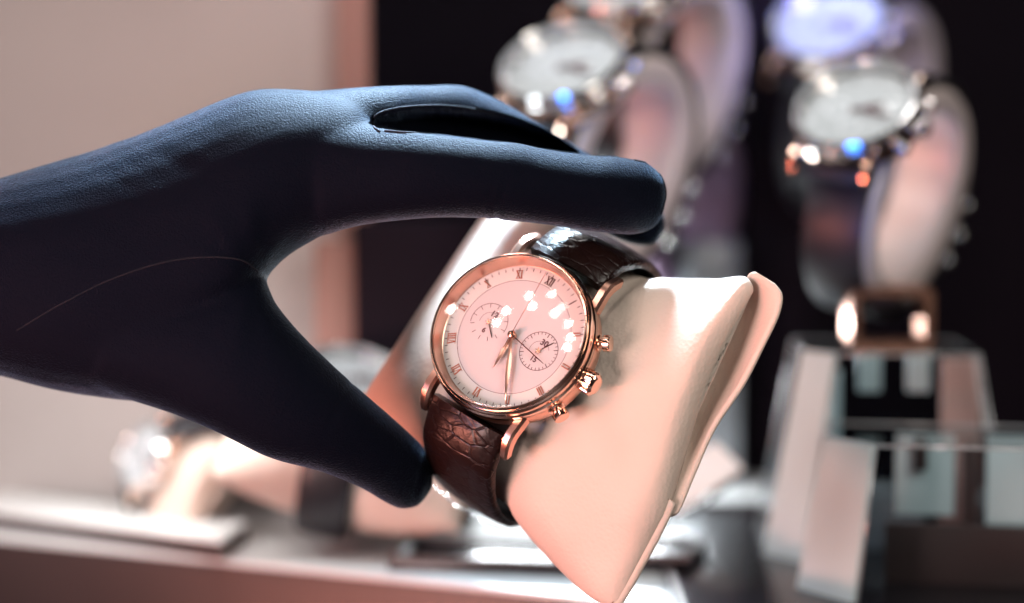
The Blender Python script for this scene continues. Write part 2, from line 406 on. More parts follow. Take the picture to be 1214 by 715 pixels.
main_hand('minute_hand', 16.3, 1.05, 150.5, 1.45, M['rose_brushed'])
sh = main_hand('seconds_hand', 16.4, .26, -4.3, 1.85, M['copper'], 3.6, False)
MB().lathe([(.95, .5), (.95, 1.7), (.75, 1.9), (.75, 2.15), (.35, 2.35), (.01, 2.4)], 32).build('hand_arbor', M['copper'], hero, 35)
RC = 95.0
def dome(rr, top): return top + math.sqrt(RC * RC - rr * rr) - math.sqrt(RC * RC - 18.2 ** 2)
prof = [(18.2, DZ - .1)] + [(q, dome(q, DZ + .1)) for q in [18.2 * (1 - i / 60) + .005 for i in range(61)]]
cr = MB(); cr.lathe(prof, 128, caps=False)
cr.build('crystal', M['crystal'], hero, 180)
CR_APEX = dome(0, DZ + .1)
up_path = [(20.2, -3.4), (23.5, -4.3), (27.5, -6.6), (31.5, -10.6), (34.6, -17), (36.0, -26), (34.8, -38), (27, -49.5), (12, -54.6), (-.2, -55.8)]
lo_path = [(-20.2, -3.4), (-23.5, -4.6), (-28.0, -7.6), (-32.8, -13), (-36.4, -21), (-37.8, -31), (-36, -41.5), (-28, -50.5), (-12, -55.0), (-.4, -55.9)]
for pth in ([(y / (WS if i > 2 else 1), z / (WS if i > 2 else 1)) for i, (y, z) in enumerate(q)] for q in (up_path, lo_path)):
    s = strap_loft(pth, 21.6, 18.5, 4.6, 2.6).build('strap', M['strap'], hero, 50)
    # stitching along both edges, only over the first third
    st = MB(); pts = spline(pth, 7)[2:40]
    if pth[0][0] > 0: MB().tube([(-11, pth[0][0] * 1.07, -4.2), (11, pth[0][0] * 1.07, -4.2)], .6).build('spring_bar', M['steel'], s, 60); continue
    fp = spline(pth, 14)[6:(78 if pth[0][0] < 0 else 60)]; fr = []
    for i, (y, z) in enumerate(fp):
        a = fp[max(i - 1, 0)]; b = fp[min(i + 1, len(fp) - 1)]; dy, dz = b[0] - a[0], b[1] - a[1]; L = math.hypot(dy, dz); ny, nz = -dz / L, dy / L
        if pth[1][0] < pth[0][0]: ny, nz = -ny, -nz
        row = []
        for j in range(41):
            x = -10.2 + j * .51; q = Vector((x * .22, y * .22, z * .22)); h = 2.75 + .5 * abs(noise.noise(q * .8)) + .4 * max(0, 1 - abs(noise.noise(q * .7 + Vector((5, 2, 1)))) * 7) - .012 * x * x
            row.append((x, y + ny * h, z + nz * h))
        fr.append(row)
    MB().loft(fr, closed=False).build('clear_film', M['film'], s, 180)
    MB().tube([(-11, pth[0][0] * 1.07, -4.2), (11, pth[0][0] * 1.07, -4.2)], .6).build('spring_bar', M['steel'], s, 60)

# ------------------------------------------------------------------ CREAM CUSHION
def pillow_mesh():
    ST = [  # a, W, T, k0, twist, n
        (-41, 37.5, 1.0, -27, .02, 2.0), (-39.5, 37.5, 4.5, -27.5, .02, 2.0), (-35, 37, 10, -28.5, .02, 2.0), (-27, 36.5, 15.5, -30, .01, 2.1),
        (-18, 35.3, 19, -31, 0, 2.2), (-10.5, 33.9, 20.4, -31.3, 0, 2.25), (0, 33.3, 20.8, -31.3, 0, 2.25), (9.5, 33.9, 20.8, -31, .0, 2.25), (14, 36, 21, -30.6, .02, 2.25),
        (20, 38.0, 20.0, -29.5, .05, 2.2), (29, 40.2, 16.5, -26.5, .12, 2.15), (38, 41.8, 11.5, -22.5, .19, 2.05), (44, 42.0, 7.4, -19.5, .22, 2.1), (47, 41.4, 4.8, -18.8, .22, 2.1), (48.8, 40.6, 2.4, -19.0, .22, 2.1), (49.3, 39.8, .6, -19.4, .22, 2.1)]
    S = spline(ST, 4); rings = []; K = 96
    for (a, W, T, k0, tw, n) in S:
        ring = []
        for j in range(K):
            th = 2 * PI * j / K; c, s = math.cos(th), math.sin(th)
            bb = W * math.copysign(abs(c) ** (2 / n), c); kk = max(T, .2) * math.copysign(abs(s) ** (2 / n), s)
            f = 1.0
            if a > 15:                               # the lip is shorter at the upper corner
                e = min(1, (a - 15) / 34.0); sh = 0 if bb < -15 else min(1, (bb + 15) / 45.0); sh = math.sin(sh * PI / 2); f = 1 - .155 * sh * e
            k = k0 + tw * bb + kk
            # soft sag and folds
            v = noise.noise(Vector((a * .045, bb * .05, kk * .05 + 3))) * 1.3
            if a > 12: v += .5 * math.sin((bb * .8 + a * .5) * .35) * max(0, min(1, (a - 12) / 14)) * (1 if s > 0 else 0) * (T / 20)
            ring.append((a * f, bb, k + v * (1 if abs(a) > 12 else .2) * min(1, T / 8)))
        rings.append(ring)
    return MB().loft(rings)
cushion = thing('watch_cushion', WM, 'cream leather cushion with pinched corners wearing the rose gold pink dialled watch', 'cushion')
pm = pillow_mesh()
cover = pm.build('cover', M['leather'], cushion, 180)
# back panel that peeps out behind the front lip along the right-hand end
def flap():
    rows = [  # b, inner a, inner k, outer a, outer k
        (44.0, 40.0, -9, 44.5, -10.2), (42.5, 38.5, -10, 47.2, -11.0), (38, 36.5, -18, 48.6, -12.5), (30, 36.5, -23, 48.6, -15.5), (20, 38, -26, 48.6, -18.2), (8, 40, -26.5, 47.6, -20.2),
        (-4, 45.0, -23, 48.9, -21.8), (-13, 46.4, -23, 50.2, -22.6), (-15.5, 46, -24, 49.0, -23.4)]
    S = spline(rows, 5); rings = []
    for b, ai, ki, ao, ko in S:
        sec = []
        for t in range(13):
            q = t / 12; a = ai + (ao - ai) * q; k = ki + (ko - ki) * (q ** 1.4)
            sec.append((a, b, k))
        th = 1.7
        edge = [(ao + .75, b, ko - .25), (ao + .95, b, ko - .9), (ao + .7, b, ko - 1.5)]
        rings.append(sec + edge + [(a - .2, b, k - th) for a, _, k in reversed(sec)])
    return MB().loft(rings)
flap().build('end_panel', M['leather'], cushion, 180)
# piped seam on the lower half of the end
def seam():
    rows = [(-12.5, 48.9, -21.2), (-20, 49.3, -23.0), (-28, 49.2, -25.0), (-36, 49.0, -27.0), (-42, 48.4, -28.6)]
    S = spline(rows, 6); a = MB(); rings = []
    for b, aa, k in S:
        rings.append([(aa - 2.2, b, k + 1.0), (aa + .2, b, k + .95), (aa + 1.0, b, k + .5), (aa + 1.35, b, k - .2), (aa + 1.1, b, k - .9), (aa, b, k - 1.2), (aa - 2.2, b, k - 1.0)])
    a.loft(rings); t = MB(); t.tube([(aa - .6, b, k + 1.12) for b, aa, k in S], .2, 6)
    return a, t
sa, st_ = seam()
so = sa.build('piping', M['leather'], cushion, 180)
st_.build('seam_stitching', M['lining'], so, 180)

# ------------------------------------------------------------------ GLOVED HAND
def cam_loft(stations, n=5, seg=28, power=2.15):
    """stations: (upper u, upper v, lower u, lower v, depth, half depth) -> closed tapered limb"""
    S = spline(stations, n); rings = []
    for (u0, v0, u1, v1, d, h) in S:
        a = P(u0, v0, d); b = P(u1, v1, d); c = (a + b) / 2; e = (a - b) / 2; ring = []
        for j in range(seg):
            t = 2 * PI * j / seg; cs, sn = math.cos(t), math.sin(t)
            ring.append(c + e * math.copysign(abs(cs) ** (2 / power), cs) - F_ * (max(h, .3) * math.copysign(abs(sn) ** (2 / power), sn)))
        rings.append(ring)
    return rings
parts = [
  # forearm and back of the hand
  [(-140, 262, -140, 430, 512, 24), (-70, 240, -70, 440, 508, 25), (0, 212, 0, 446, 503, 26), (100, 183, 92, 468, 499, 25), (200, 146, 190, 472, 495, 22), (290, 109, 262, 425, 492, 20), (345, 106, 320, 324, 490, 17),
   (385, 110, 372, 285, 489, 14.5), (420, 116, 412, 268, 488, 12), (440, 132, 436, 255, 487, 8)],
  # thumb
  [(200, 330, 110, 460, 494, 18), (300, 322, 188, 484, 489, 17), (328, 361, 246, 508, 484, 13.5), (370, 410, 316, 541, 483, 11), (425, 459, 380, 559, 486, 9.8), (468, 497, 426, 577, 491, 9), (495, 522, 454, 593, 496, 8.2),
   (509, 543, 473, 603, 499, 6.8), (514, 565, 489, 603, 500, 4.4), (513, 579, 500, 597, 501, 1.0)],
  # index finger
  [(380, 130, 385, 280, 487, 13), (440, 146, 435, 266, 484, 11.5), (500, 152, 498, 259, 481, 10.2), (560, 159, 560, 259, 481, 9.6), (620, 170, 620, 264, 483, 9.1), (690, 182, 690, 272, 487, 8.8), (738, 187, 735, 277, 490, 8.3),
   (766, 193, 761, 276, 492, 7.4), (785, 210, 780, 266, 493, 5.0), (791, 230, 789, 247, 493.5, 1.0)],
  # middle finger, further from the viewer
  [(340, 112, 360, 215, 493, 13), (420, 104, 410, 200, 493, 12), (470, 102, 466, 185, 496, 10.6), (510, 101, 505, 180, 502, 9.8), (550, 101, 541, 180, 507, 9.5), (592, 118, 574, 197, 511, 9.1), (642, 147, 618, 224, 514, 8.8), (692, 178, 664, 250, 517, 8.5),
   (740, 210, 710, 274, 518, 7.9), (773, 236, 742, 288, 518, 6.9), (787, 257, 768, 292, 518, 4.6), (788, 272, 780, 286, 518, 1)],
  # ring finger
  [(380, 125, 380, 230, 512, 11), (450, 118, 450, 196, 520, 9.6), (520, 122, 514, 195, 527, 9), (570, 138, 556, 206, 531, 8.4), (620, 165, 600, 228, 534, 8), (670, 195, 646, 250, 536, 7.4), (708, 224, 688, 266, 536, 5.6), (718, 240, 710, 256, 536, 1)],
  # little finger
  [(360, 135, 360, 232, 522, 10), (430, 135, 430, 205, 534, 8.6), (490, 145, 484, 208, 542, 7.8), (540, 165, 524, 222, 547, 7.2), (585, 192, 566, 240, 550, 6.6), (612, 215, 598, 248, 551, 4.8), (618, 228, 612, 240, 551, 1)],
]
hm = MB()
for pr in parts: hm.loft(cam_loft(pr))
HAND_O = P(250, 300, 495)
tmp = hm.build('tmp', None, None, None)
for v in tmp.data.vertices: v.co = v.co / MM
md = tmp.modifiers.new('r', 'REMESH'); md.mode = 'VOXEL'; md.voxel_size = .7; md.use_smooth_shade = True
md = tmp.modifiers.new('s', 'SMOOTH'); md.factor = .6; md.iterations = 18
gm = bpy.data.meshes.new_from_object(tmp.evaluated_get(bpy.context.evaluated_depsgraph_get()))
bpy.data.objects.remove(tmp)
for v in gm.vertices: v.co = v.co * MM
# cloth: low-frequency tension folds pushed along the normals
nrm = [v.normal.copy() for v in gm.vertices]; CT = CROT.transposed()
for v, nv in zip(gm.vertices, nrm):
    p = v.co / MM; q = CT @ (p - CAM)
    d = noise.noise(Vector((q.x * .05, q.y * .09, q.z * .05))) * .35
    w = max(0, 1 - abs(q.x + 95) / 70); w *= w; d += w * .16 * noise.noise(Vector(((q.x * .5 + q.y * 1.0) * .22, (q.x - q.y * .5) * .03, 4)))
    dep = -q.z; pu = 607 + q.x / dep * FOC; pv = 357.5 - q.y / dep * FOC
    # knuckle of the index finger, tension round the thumb web
    if dep < 500: d += .55 * math.exp(-((pu - 612) / 26) ** 2) * max(0, nv.dot(U_)) + .3 * math.exp(-((pu - 726) / 16) ** 2) * max(0, nv.dot(U_))
    d -= .32 * math.exp(-((pu - 600 + (pv - 215) * .25) / 4.5) ** 2) * (dep < 500) * max(0, min(1, (pv - 205) / 30)) + .2 * math.exp(-((pu - 585 + (pv - 215) * .25) / 4) ** 2) * (dep < 500) * max(0, min(1, (pv - 205) / 30))
    if pv > 400: d -= .3 * math.exp(-(((pu - 392) + (pv - 500) * .55) / 5) ** 2) * max(0, 1 - abs(pv - 470) / 60)
    rr = math.hypot(pu - 300, pv - 330)
    if dep < 500 and 25 < rr < 150: d += .13 * math.exp(-((rr - 70) / 40) ** 2) * math.sin(math.atan2(pv - 330, pu - 300) * 11 + 3 * noise.noise(p * .04))
    co = v.co + nv * (d * MM)
    # the opening between index and middle finger
    if 440 < pu < 690 and dep < 512:
        t = (pu - 440) / 250; cl = 146 - 6 * math.sin(t * PI * .9) + 34 * t * t; hw = 15 * math.sin(PI * min(1, t * .95 + .03)) ** .6
        e = abs(pv - cl) / max(hw, 1)
        if e < 1.25:
            k = min(1, (1.25 - e) / .5); co += F_ * (13 * MM * k * k * (3 - 2 * k) * min(1, hw / 9))
    v.co = co
bvh = BVHTree.FromPolygons([v.co / MM for v in gm.vertices], [tuple(f.vertices) for f in gm.polygons])
for v in gm.vertices: v.co -= HAND_O * MM
for p_ in gm.polygons: p_.use_smooth = True
gm.name = 'glove'; gm.materials.clear(); gm.materials.append(M['glove'])
person = thing('person', Matrix.Translation(HAND_O * MM), 'person in a black glove reaching in from the left, thumb and fingers round the cushion', 'person')
glove = bpy.data.objects.new('glove', gm); col.objects.link(glove); glove.parent = person
def surf(u, v, lift=.05):
    d = (P(u, v, 1) - CAM).normalized(); hit = bvh.ray_cast(CAM, d)
    return (hit[0] - d * lift) if hit[0] is not None else None
def seam_line(pts, r, n=8):
    out = []
    for u, v in spline(pts, n):
        h = surf(u, v)
        if h is not None and (not out or (h - HAND_O - out[-1]).length < 12): out.append(h - HAND_O)
    return MB().tube(out, r, 6).build('seam', M['glove_seam'], glove, 180)
seam_line([(20, 392), (70, 362), (130, 332), (190, 312), (240, 305), (285, 308), (306, 322)], .2)
seam_line([(450, 156), (443, 150), (442, 142), (452, 133), (480, 127), (520, 125), (560, 129), (600, 140)], .32)
seam_line([(456, 155), (480, 157), (520, 159), (560, 163), (600, 170)], .3)
seam_line([(752, 190), (772, 196), (785, 212), (789, 232), (783, 254)], .3)

# ------------------------------------------------------------------ SHOP DISPLAY BEHIND
ZT = 20.0                                            # main display step
def slab(name, pts, z0, z1, m, label=None, cat=None, group=None, kind=None):
    c = sum((Vector((p.x, p.y, 0)) for p in pts), Vector()) / len(pts); c.z = z0
    mb = MB(); k = len(pts); e = .8
    def ring(z, ins): return [Vector((p.x, p.y, z)) + (Vector((c.x, c.y, 0)) - Vector((p.x, p.y, 0))).normalized() * ins for p in pts]
    mb.loft([ring(z0, 0), ring(z1 - e, 0), ring(z1, e)])
    o = mb.build(name, m, None, 30, origin=c); return tag(o, label, cat, group, kind)
def grow(a, b, t): return a + (b - a) * t
fb0 = on_plane(100, 652, ZT); fb1 = on_plane(690, 714, ZT)
L0 = grow(fb0, fb1, -1.4); L1 = grow(fb0, fb1, 1.9)
slab('counter', [Vector((-900, 200, 0)), Vector((1200, 200, 0)), Vector((1200, 1900, 0)), Vector((-900, 1900, 0))], -60, -25, M['brown_board'], kind='structure')
back = Vector((60, 620, 0))
step = slab('display_step', [L0, L1, L1 + back * .4, L0 + back * .4], -24.9, ZT, M['brown_board'], 'low brown display step with a white top running across the bottom of the photo', 'display step')
topo = MB(); ring0 = [L0, L1, L1 + back * .39, L0 + back * .39]
oc = step.location / MM
topo.loft([[Vector((p.x, p.y, z)) - oc for p in ring0] for z in (ZT + .01, ZT + 1.6)]).build('top_board', M['white_board'], step)
ZA = 28.0
fa0 = on_plane(0, 606, ZA); fa1 = on_plane(262, 640, ZA)
A0 = grow(fa0, fa1, -1.2); A1 = grow(fa0, fa1, 1.0)
bk2 = Vector((4, 32, 0))
step2 = slab('raised_display_step', [A0, A1, A1 + bk2, A0 + bk2], ZT + 1.7, ZA - 1.4, M['brown_board'], 'raised brown display step with a white top on the left under the hand', 'display step')
oc2 = step2.location / MM
MB().loft([[Vector((p.x, p.y, z)) - oc2 for p in (A0, A1, A1 + bk2, A0 + bk2)] for z in (ZA - 1.39, ZA)]).build('top_board', M['white_board'], step2)

# walls
def upright(name, u0, u1, d, th, m, label, cat, z0=-25, z1=700, d1=None, kind=None):
    a = P(u0, 300, d); b = P(u1, 300, d1 or d); a.z = b.z = 0
    n = (b - a).cross(Vector((0, 0, 1))).normalized() * -th
    if n.y < 0: n = -n
    c = (a + b) / 2; mb = MB(); mb.loft([[p + Vector((0, 0, z)) - c for p in (a, b, b + n, a + n)] for z in (z0, z1)])
    o = mb.build(name, m, None); o.location = c * MM
    return tag(o, label, cat, kind=kind)
upright('wall', -900, 415, 700, 12, M['wall'], 'pale beige plaster wall behind the hand at upper left', 'wall')
upright('pillar', 402, 438, 690, 9, M['terracotta'], 'narrow terracotta upright at the end of the beige wall', 'pillar')
upright('back_panel', 300, 1900, 930, 20, M['black_matt'], 'near-black back panel closing the display case', 'panel')
upright('post', 886, 958, 790, 22, M['black_matt'], 'tall black post between the cushion and the acrylic blocks', 'post', z0=ZT + 1.6)

# ---- open cuffs with watches
def cuff_mesh(Ry=39, Rn=33, hw=11, th=9.0):
    mb = MB(); K = 72; rings = []
    for i in range(K + 1):
        t = 2 * PI * i / K; c, s = math.cos(t), math.sin(t)
        tt = th * (1.0 + .45 * max(0, -s))
        o = (Ry * c, Rn * s); q = ((Ry - tt) * c, (Rn - tt) * s)
        sec = []
        for u, v in [(-1, .2), (-.85, .03), (.85, .03), (1, .2), (1, .8), (.85, .97), (-.85, .97), (-1, .8)]:
            sec.append((u * hw, o[0] + (q[0] - o[0]) * v, o[1] + (q[1] - o[1]) * v))
        rings.append(sec)
    return mb.loft(rings, caps=False)
CY, CZ = 6.0, -42.0
SM = Matrix.Translation((0, CY, CZ))
cm = cuff_mesh(); cm.v = [SM @ v for v in cm.v]
cuff = thing('watch_cuff', Matrix(), 'x', 'cuff')
cm.build('ring_body', M['cuff'], cuff, 40)
# stem under the cuff, drawn in the cuff's own frame (built per copy below instead)

bgw = thing('display_watch', Matrix(), 'x', 'watch')
build_case(bgw, M['steel'], M['steel_gold'], pushers=True)
d_ = MB().lathe([(17.3, -.5), (17.3, 0), (.01, 0)], 64).build('dial', M['dial_white'], bgw, 30)
mt = MB(); ticks(mt, 12, 13.2, 16.2, .7, .05); mt.build('hour_markers', M['steel'], d_)
for cx, rr in ((-7, 3.6), (7, 3.6), (0, 3.2)):
    q = MB(); flat_ring(q, rr - .5, rr, .02, .06, 40, Matrix.Translation((cx, -6 if cx == 0 else 0, 0))); q.build('subdial', M['steel'], d_)
for L, w, a, z in ((9, 1.6, 60, .8), (14, 1.2, 95, 1.2)):
    h = MB(); q = hand_mesh(L, w, .3, z, 2, True); h.add(q.v, q.f, Matrix.Rotation(-math.radians(a), 4, 'Z')); h.build('hand', M['print'], bgw)
cr = MB(); cr.lathe(prof, 64, caps=False); cr.build('crystal', M['watch_glass'], bgw, 180)
# strap right round the cuff
pts = []
for i in range(61):
    t = math.radians(58 + (360 - 2 * 0) * i / 60); 
lp = []; 
a0, a1 = math.radians(62), math.radians(62 - 304)
ringpts = [(CY + 41 * math.cos(a0 + (a1 - a0) * i / 40), CZ + 35 * math.sin(a0 + (a1 - a0) * i / 40)) for i in range(41)]
full = [(20.5, -4.0), (22.8, -6.5)] + [p for p in ringpts if True] + [(-22.5, -7.0), (-20.5, -4.2)]
full = [p for p in full]
sb = MB(); rings = []
F2 = spline(full, 2)
for i, (y, z) in enumerate(F2):
    a = F2[max(i - 1, 0)]; b = F2[min(i + 1, len(F2) - 1)]; dy, dz = b[0] - a[0], b[1] - a[1]; L = math.hypot(dy, dz); ny, nz = -dz / L, dy / L
    rings.append([(u * 10, y + ny * v, z + nz * v) for u, v in [(-1, -.9), (-1, .6), (-.8, 1.1), (.8, 1.1), (1, .6), (1, -.9)]])
sb.loft(rings).build('strap', M['black_leather'], bgw, 50)
for t_, x_ in ((-52, 10.5), (-60, 7), (-66, 11), (-80, 10.5)):
    a = math.radians(t_); q = MB(); T = Matrix.Translation((x_, CY + 42.5 * math.cos(a), CZ + 36.5 * math.sin(a)))
    q.lathe([(.02, -1.7), (.9, -1.45), (1.5, -.8), (1.7, 0), (1.5, .8), (.9, 1.45), (.02, 1.7)], 20, T, caps=False); q.build('buckle_glint_bead', M['steel'], bgw, 180)  # steel beads added to catch the lamps as round sparkles
for a_ in (75, 100, 122, 140):
    q = MB(); q.lathe([(.02, -1.1), (.8, -.8), (1.1, 0), (.8, .8), (.02, 1.1)], 16, Matrix.Translation(pol(a_, 20.6, .6)), caps=False); q.build('bezel_glint_bead', M['steel_gold'] if a_ > 110 else M['steel'], bgw, 180)  # beads added round the bezel for more lamp sparkles
bgmesh = {c.name: c for c in bgw.children}

def place_pair(u, v, d, axes, wl, cl, sc_=1.0, first=False, watch=True, cmat=None):
    A = cam_axes(*axes); mw = frame(P(u, v, d), *A) @ Matrix.Scale(sc_, 4)
    c = cuff if first else copy_tree(cuff)
    c.matrix_world = mw; tag(c, cl, 'cuff', 'ring cuffs behind the cushion')
    if cmat:
        ch = c.children[0]; ch.data = ch.data.copy(); ch.data.materials.clear(); ch.data.materials.append(cmat)
    if watch:
        w = bgw if first else copy_tree(bgw)
        w.matrix_world = mw; tag(w, wl, 'watch', 'white dialled watches on ring cuffs')
    return mw
axR = watch_axes(335, 47, 35)
axL = watch_axes(340, 50, 38)
mwR = place_pair(1017, 132, 608, axR, 'steel chronograph with white dial and black strap on the ring cuff above the acrylic blocks', 'pinkish white ring cuff above the acrylic blocks', 1.0, True)
mwL = place_pair(668, 82, 630, axL, 'steel watch with white dial just above the gloved index finger', 'ring cuff just behind the gloved fingertip', 1.06)
mw3 = place_pair(738, -22, 690, axL, 'blurred watch at the top edge, above the watch over the index finger', 'pale ring cuff cut by the top edge, left of the black gap', 1.12)
mw4 = place_pair(985, 30, 740, axR, 'blurred violet watch at the top edge behind the watch over the acrylic blocks', 'ring cuff at the top edge behind the watch over the acrylic blocks', 1.15)
place_pair(770, 175, 760, axL, None, 'bare ring cuff coloured mauve for purple light, low behind the fingertip', .95, watch=False, cmat=M['purple'])

# ---- acrylic risers
def riser(name, uL, uR, vtop, depth, z0, wtop, wbot, dep_t, dep_b, rot, label, ch, strips):
    """tapered clear block whose edge tubes, chamfer sheet and bars paint in its reflections and refractions"""
    top = P((uL + uR) / 2, vtop, depth); H = top.z - z0; dep_t = dep_b - 1; c = Vector((top.x, top.y + dep_t / 2, z0))
    def ring(hx, hy, z, e): return [Vector(p) for p in ((-hx + e, -hy, z), (hx - 2, -hy, z), (hx, -hy + 2, z), (hx, hy, z), (-hx, hy, z), (-hx, -hy + e * 1.1, z))]
    r0, r1_ = ring(wbot / 2, dep_b / 2, 0, ch * 1.25), ring(wtop / 2, dep_t / 2, H, ch)
    root = thing(name, Matrix.Translation(c * MM) @ Matrix.Rotation(math.radians(rot), 4, 'Z'), label, 'display block', 'clear acrylic blocks')
    MB().loft([r0, r1_]).build('block', M['acrylic'], root)
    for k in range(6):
        MB().tube([r0[k], r1_[k]], .45, 6).build('edge_glint', M['edge_gleam'], root, 180)
    MB().tube([p for p in r1_] + [r1_[0]], .4, 6).build('top_edge_glint', M['edge_gleam'], root, 180)
    # wide chamfer, a thin pale sheet painted as its reflected light on the left front corner
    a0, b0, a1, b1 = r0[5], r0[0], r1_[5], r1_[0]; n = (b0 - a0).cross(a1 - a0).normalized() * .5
    MB().loft([[a0 + n, b0 + n, b1 + n, a1 + n], [a0 + n * 3, b0 + n * 3, b1 + n * 3, a1 + n * 3]]).build('chamfer_reflection', M['acrylic_reflection'], root)
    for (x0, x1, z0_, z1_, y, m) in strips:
        MB().box(((x0 + x1) / 2, y, (z0_ + z1_) / 2 * H), (x1 - x0, 1.6, (z1_ - z0_) * H), bev=.6).build('refraction_bar', M[m], root, 40)  # solid bars painted as the refractions inside the block
    return root
RZ = ZT + 1.7
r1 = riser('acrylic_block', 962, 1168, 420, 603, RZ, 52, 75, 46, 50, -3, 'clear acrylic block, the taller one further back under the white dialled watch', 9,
           [(-25, -19, .05, .92, -16, 'acrylic_grey'), (-17, -14, .3, .9, -6, 'acrylic_reflection'), (-12, 13, .02, .30, -4, 'acrylic_grey'), (-9, -2, .80, .99, -10, 'acrylic_reflection'), (6, 13, .80, .99, -10, 'acrylic_reflection'), (16, 28, .02, .97, -14, 'refraction_pink')])
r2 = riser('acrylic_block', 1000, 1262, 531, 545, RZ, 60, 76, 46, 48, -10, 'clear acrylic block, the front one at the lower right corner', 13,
           [(-11, 6, .45, .98, 12, 'acrylic_reflection'), (-6, -2, .75, .97, 8, 'brown_board'), (8, 12, .4, .97, 8, 'brown_board'), (15, 30, .2, .98, 12, 'acrylic_reflection'), (-14, 30, .02, .42, 6, 'brown_board')])

# square copper bracket between rear block and cuff
def bracket(u0, v0, u1, v1, d, w, m, label, dep=14):
    a = P(u0, v0, d); b = P(u1, v1, d); c = (a + b) / 2; W = abs(b.x - a.x); H = abs(a.z - b.z)
    mb = MB()
    def rr(hx, hz, y, q): 
        pts = []
        for sx, sz, s0 in ((1, 1, 0), (-1, 1, 90), (-1, -1, 180), (1, -1, 270)):
            for k in range(5):
                t = math.radians(s0 + k * 22.5); pts.append(Vector((sx * (hx - q) + q * math.cos(t), y, sz * (hz - q) + q * math.sin(t))))
        return pts
    mb.loft([rr(W / 2, H / 2, -dep / 2, 3), rr(W / 2, H / 2, dep / 2, 3), rr(W / 2 - w, H / 2 - w, dep / 2, 1.5), rr(W / 2 - w, H / 2 - w, -dep / 2, 1.5), rr(W / 2, H / 2, -dep / 2, 3)], caps=False)
    o = mb.build('cuff_bracket', m, None, 40); o.location = c * MM; return tag(o, label, 'bracket')
bracket(1004, 338, 1102, 414, 622, 3.0, M['copper'], 'copper square bracket standing on the rear acrylic block under the ring cuff')

# post carrying the left cuffs: pale block
def simple_box(name, u0, v0, u1, v1, d, dep, m, label, cat, rot=0, zbase=None, bev=1.5):
    a = P(u0, v0, d); b = P(u1, v1, d); z1 = a.z; z0 = b.z if zbase is None else zbase
    c = Vector(((a.x + b.x) / 2, a.y + dep / 2, z0))
    mb = MB(); mb.box((0, 0, (z1 - z0) / 2), (b.x - a.x, dep, z1 - z0), bev=bev)
    o = mb.build(name, m, None, 40); o.location = c * MM; o.rotation_euler.z = math.radians(rot)
    return tag(o, label, cat)
simple_box('display_pedestal', 808, 286, 872, 330, 760, 40, M['acrylic_grey'], 'grey square pedestal behind the top edge of the cushion', 'pedestal', 8, zbase=RZ)

# tilted price plate on its little easel
pl = P(826, 566, 640); px = Vector((math.cos(.5), math.sin(.5) * 1, 0)); pn = Vector((-.35, -.55, .76)).normalized(); py = pn.cross(px).normalized(); px = py.cross(pn).normalized()
plate = thing('price_plate', frame(pl, px, py, pn), 'blank white plate tilted up on a thin stand right of the cushion seam', 'plate')
MB().box((0, 0, 0), (26, 17, 1.2), bev=.5).build('plate', M['white_board'], plate, 40)
MB().tube([(0, -8.5, -1), (10, -9.5, -1.5), (-10, -9.5, -1.5)], .7).build('stand_wire', M['black'], plate, 60)

# flat black trays
def tray(u, v, w, dpt, h, rot, label, m=M['black']):
    p = on_plane(u, v, RZ); mb = MB()
    root = thing('display_tray', Matrix.Translation(p * MM) @ Matrix.Rotation(math.radians(rot), 4, 'Z'), label, 'tray', 'flat dark trays')
    MB().box((0, 0, h / 2), (w, dpt, h), bev=.8).build('tray_base', m, root, 40)
    rm = MB()
    for (cx, cy, sx, sy) in ((0, dpt / 2 - 1, w, 2), (0, -dpt / 2 + 1, w, 2), (w / 2 - 1, 0, 2, dpt - 4.2), (-w / 2 + 1, 0, 2, dpt - 4.2)):
        rm.box((cx, cy, h + .8), (sx, sy, 1.5))
    rm.build('tray_rim', M['brown_board'], root)
    return root
tray(590, 668, 62, 34, 3.2, -9, 'black tray with copper rim lying on the white step behind the cushion tip')
tray(762, 668, 34, 30, 4.5, -14, 'small black tray to the right of the cushion tip')
tray(1110, 668, 170, 190, 1.5, 0, 'wide dark tray under the acrylic blocks')

# cushions with watches further back on the left
def bg_cushion(u, v, d, axes, scl, label, watch_label, strap_black=True):
    mw = frame(P(u, v, d), *cam_axes(*axes)) @ Matrix.Scale(scl, 4)
    c = copy_tree(cushion); c.matrix_world = mw; tag(c, label, 'cushion', 'cream cushions lying on the left')
    w = thing('cushion_watch', mw, watch_label, 'watch', 'watches on the cushions at left')
    for ch in bgw.children:
        if ch.name.startswith('strap'): continue
        copy_tree(ch, w)
    for pth in (up_path, lo_path):
        strap_loft(pth, 21, 19, 4.2, 2.6).build('strap', M['black_leather'], w, 50)
bg_cushion(415, 450, 632, watch_axes(10, 62, 12), .86, 'cream leather cushion lying on the raised step behind the thumb', 'silver watch glinting on the cushion behind the thumb')
bg_cushion(172, 540, 665, watch_axes(300, 55, 40), .62, 'small pale cushion at the far left end behind the wrist', 'small silver watch far behind the wrist')
# dark stand seen through the hand's opening
simple_box('black_display_stand', 416, 262, 560, 470, 665, 30, M['black_matt'], 'black upholstered display stand seen between thumb and index finger', 'display stand', 4, zbase=RZ)
simple_box('terracotta_box', 372, 285, 424, 400, 672, 10, M['terracotta'], 'terracotta box seen through the opening of the hand, left of the black stand', 'box', 0, zbase=RZ)

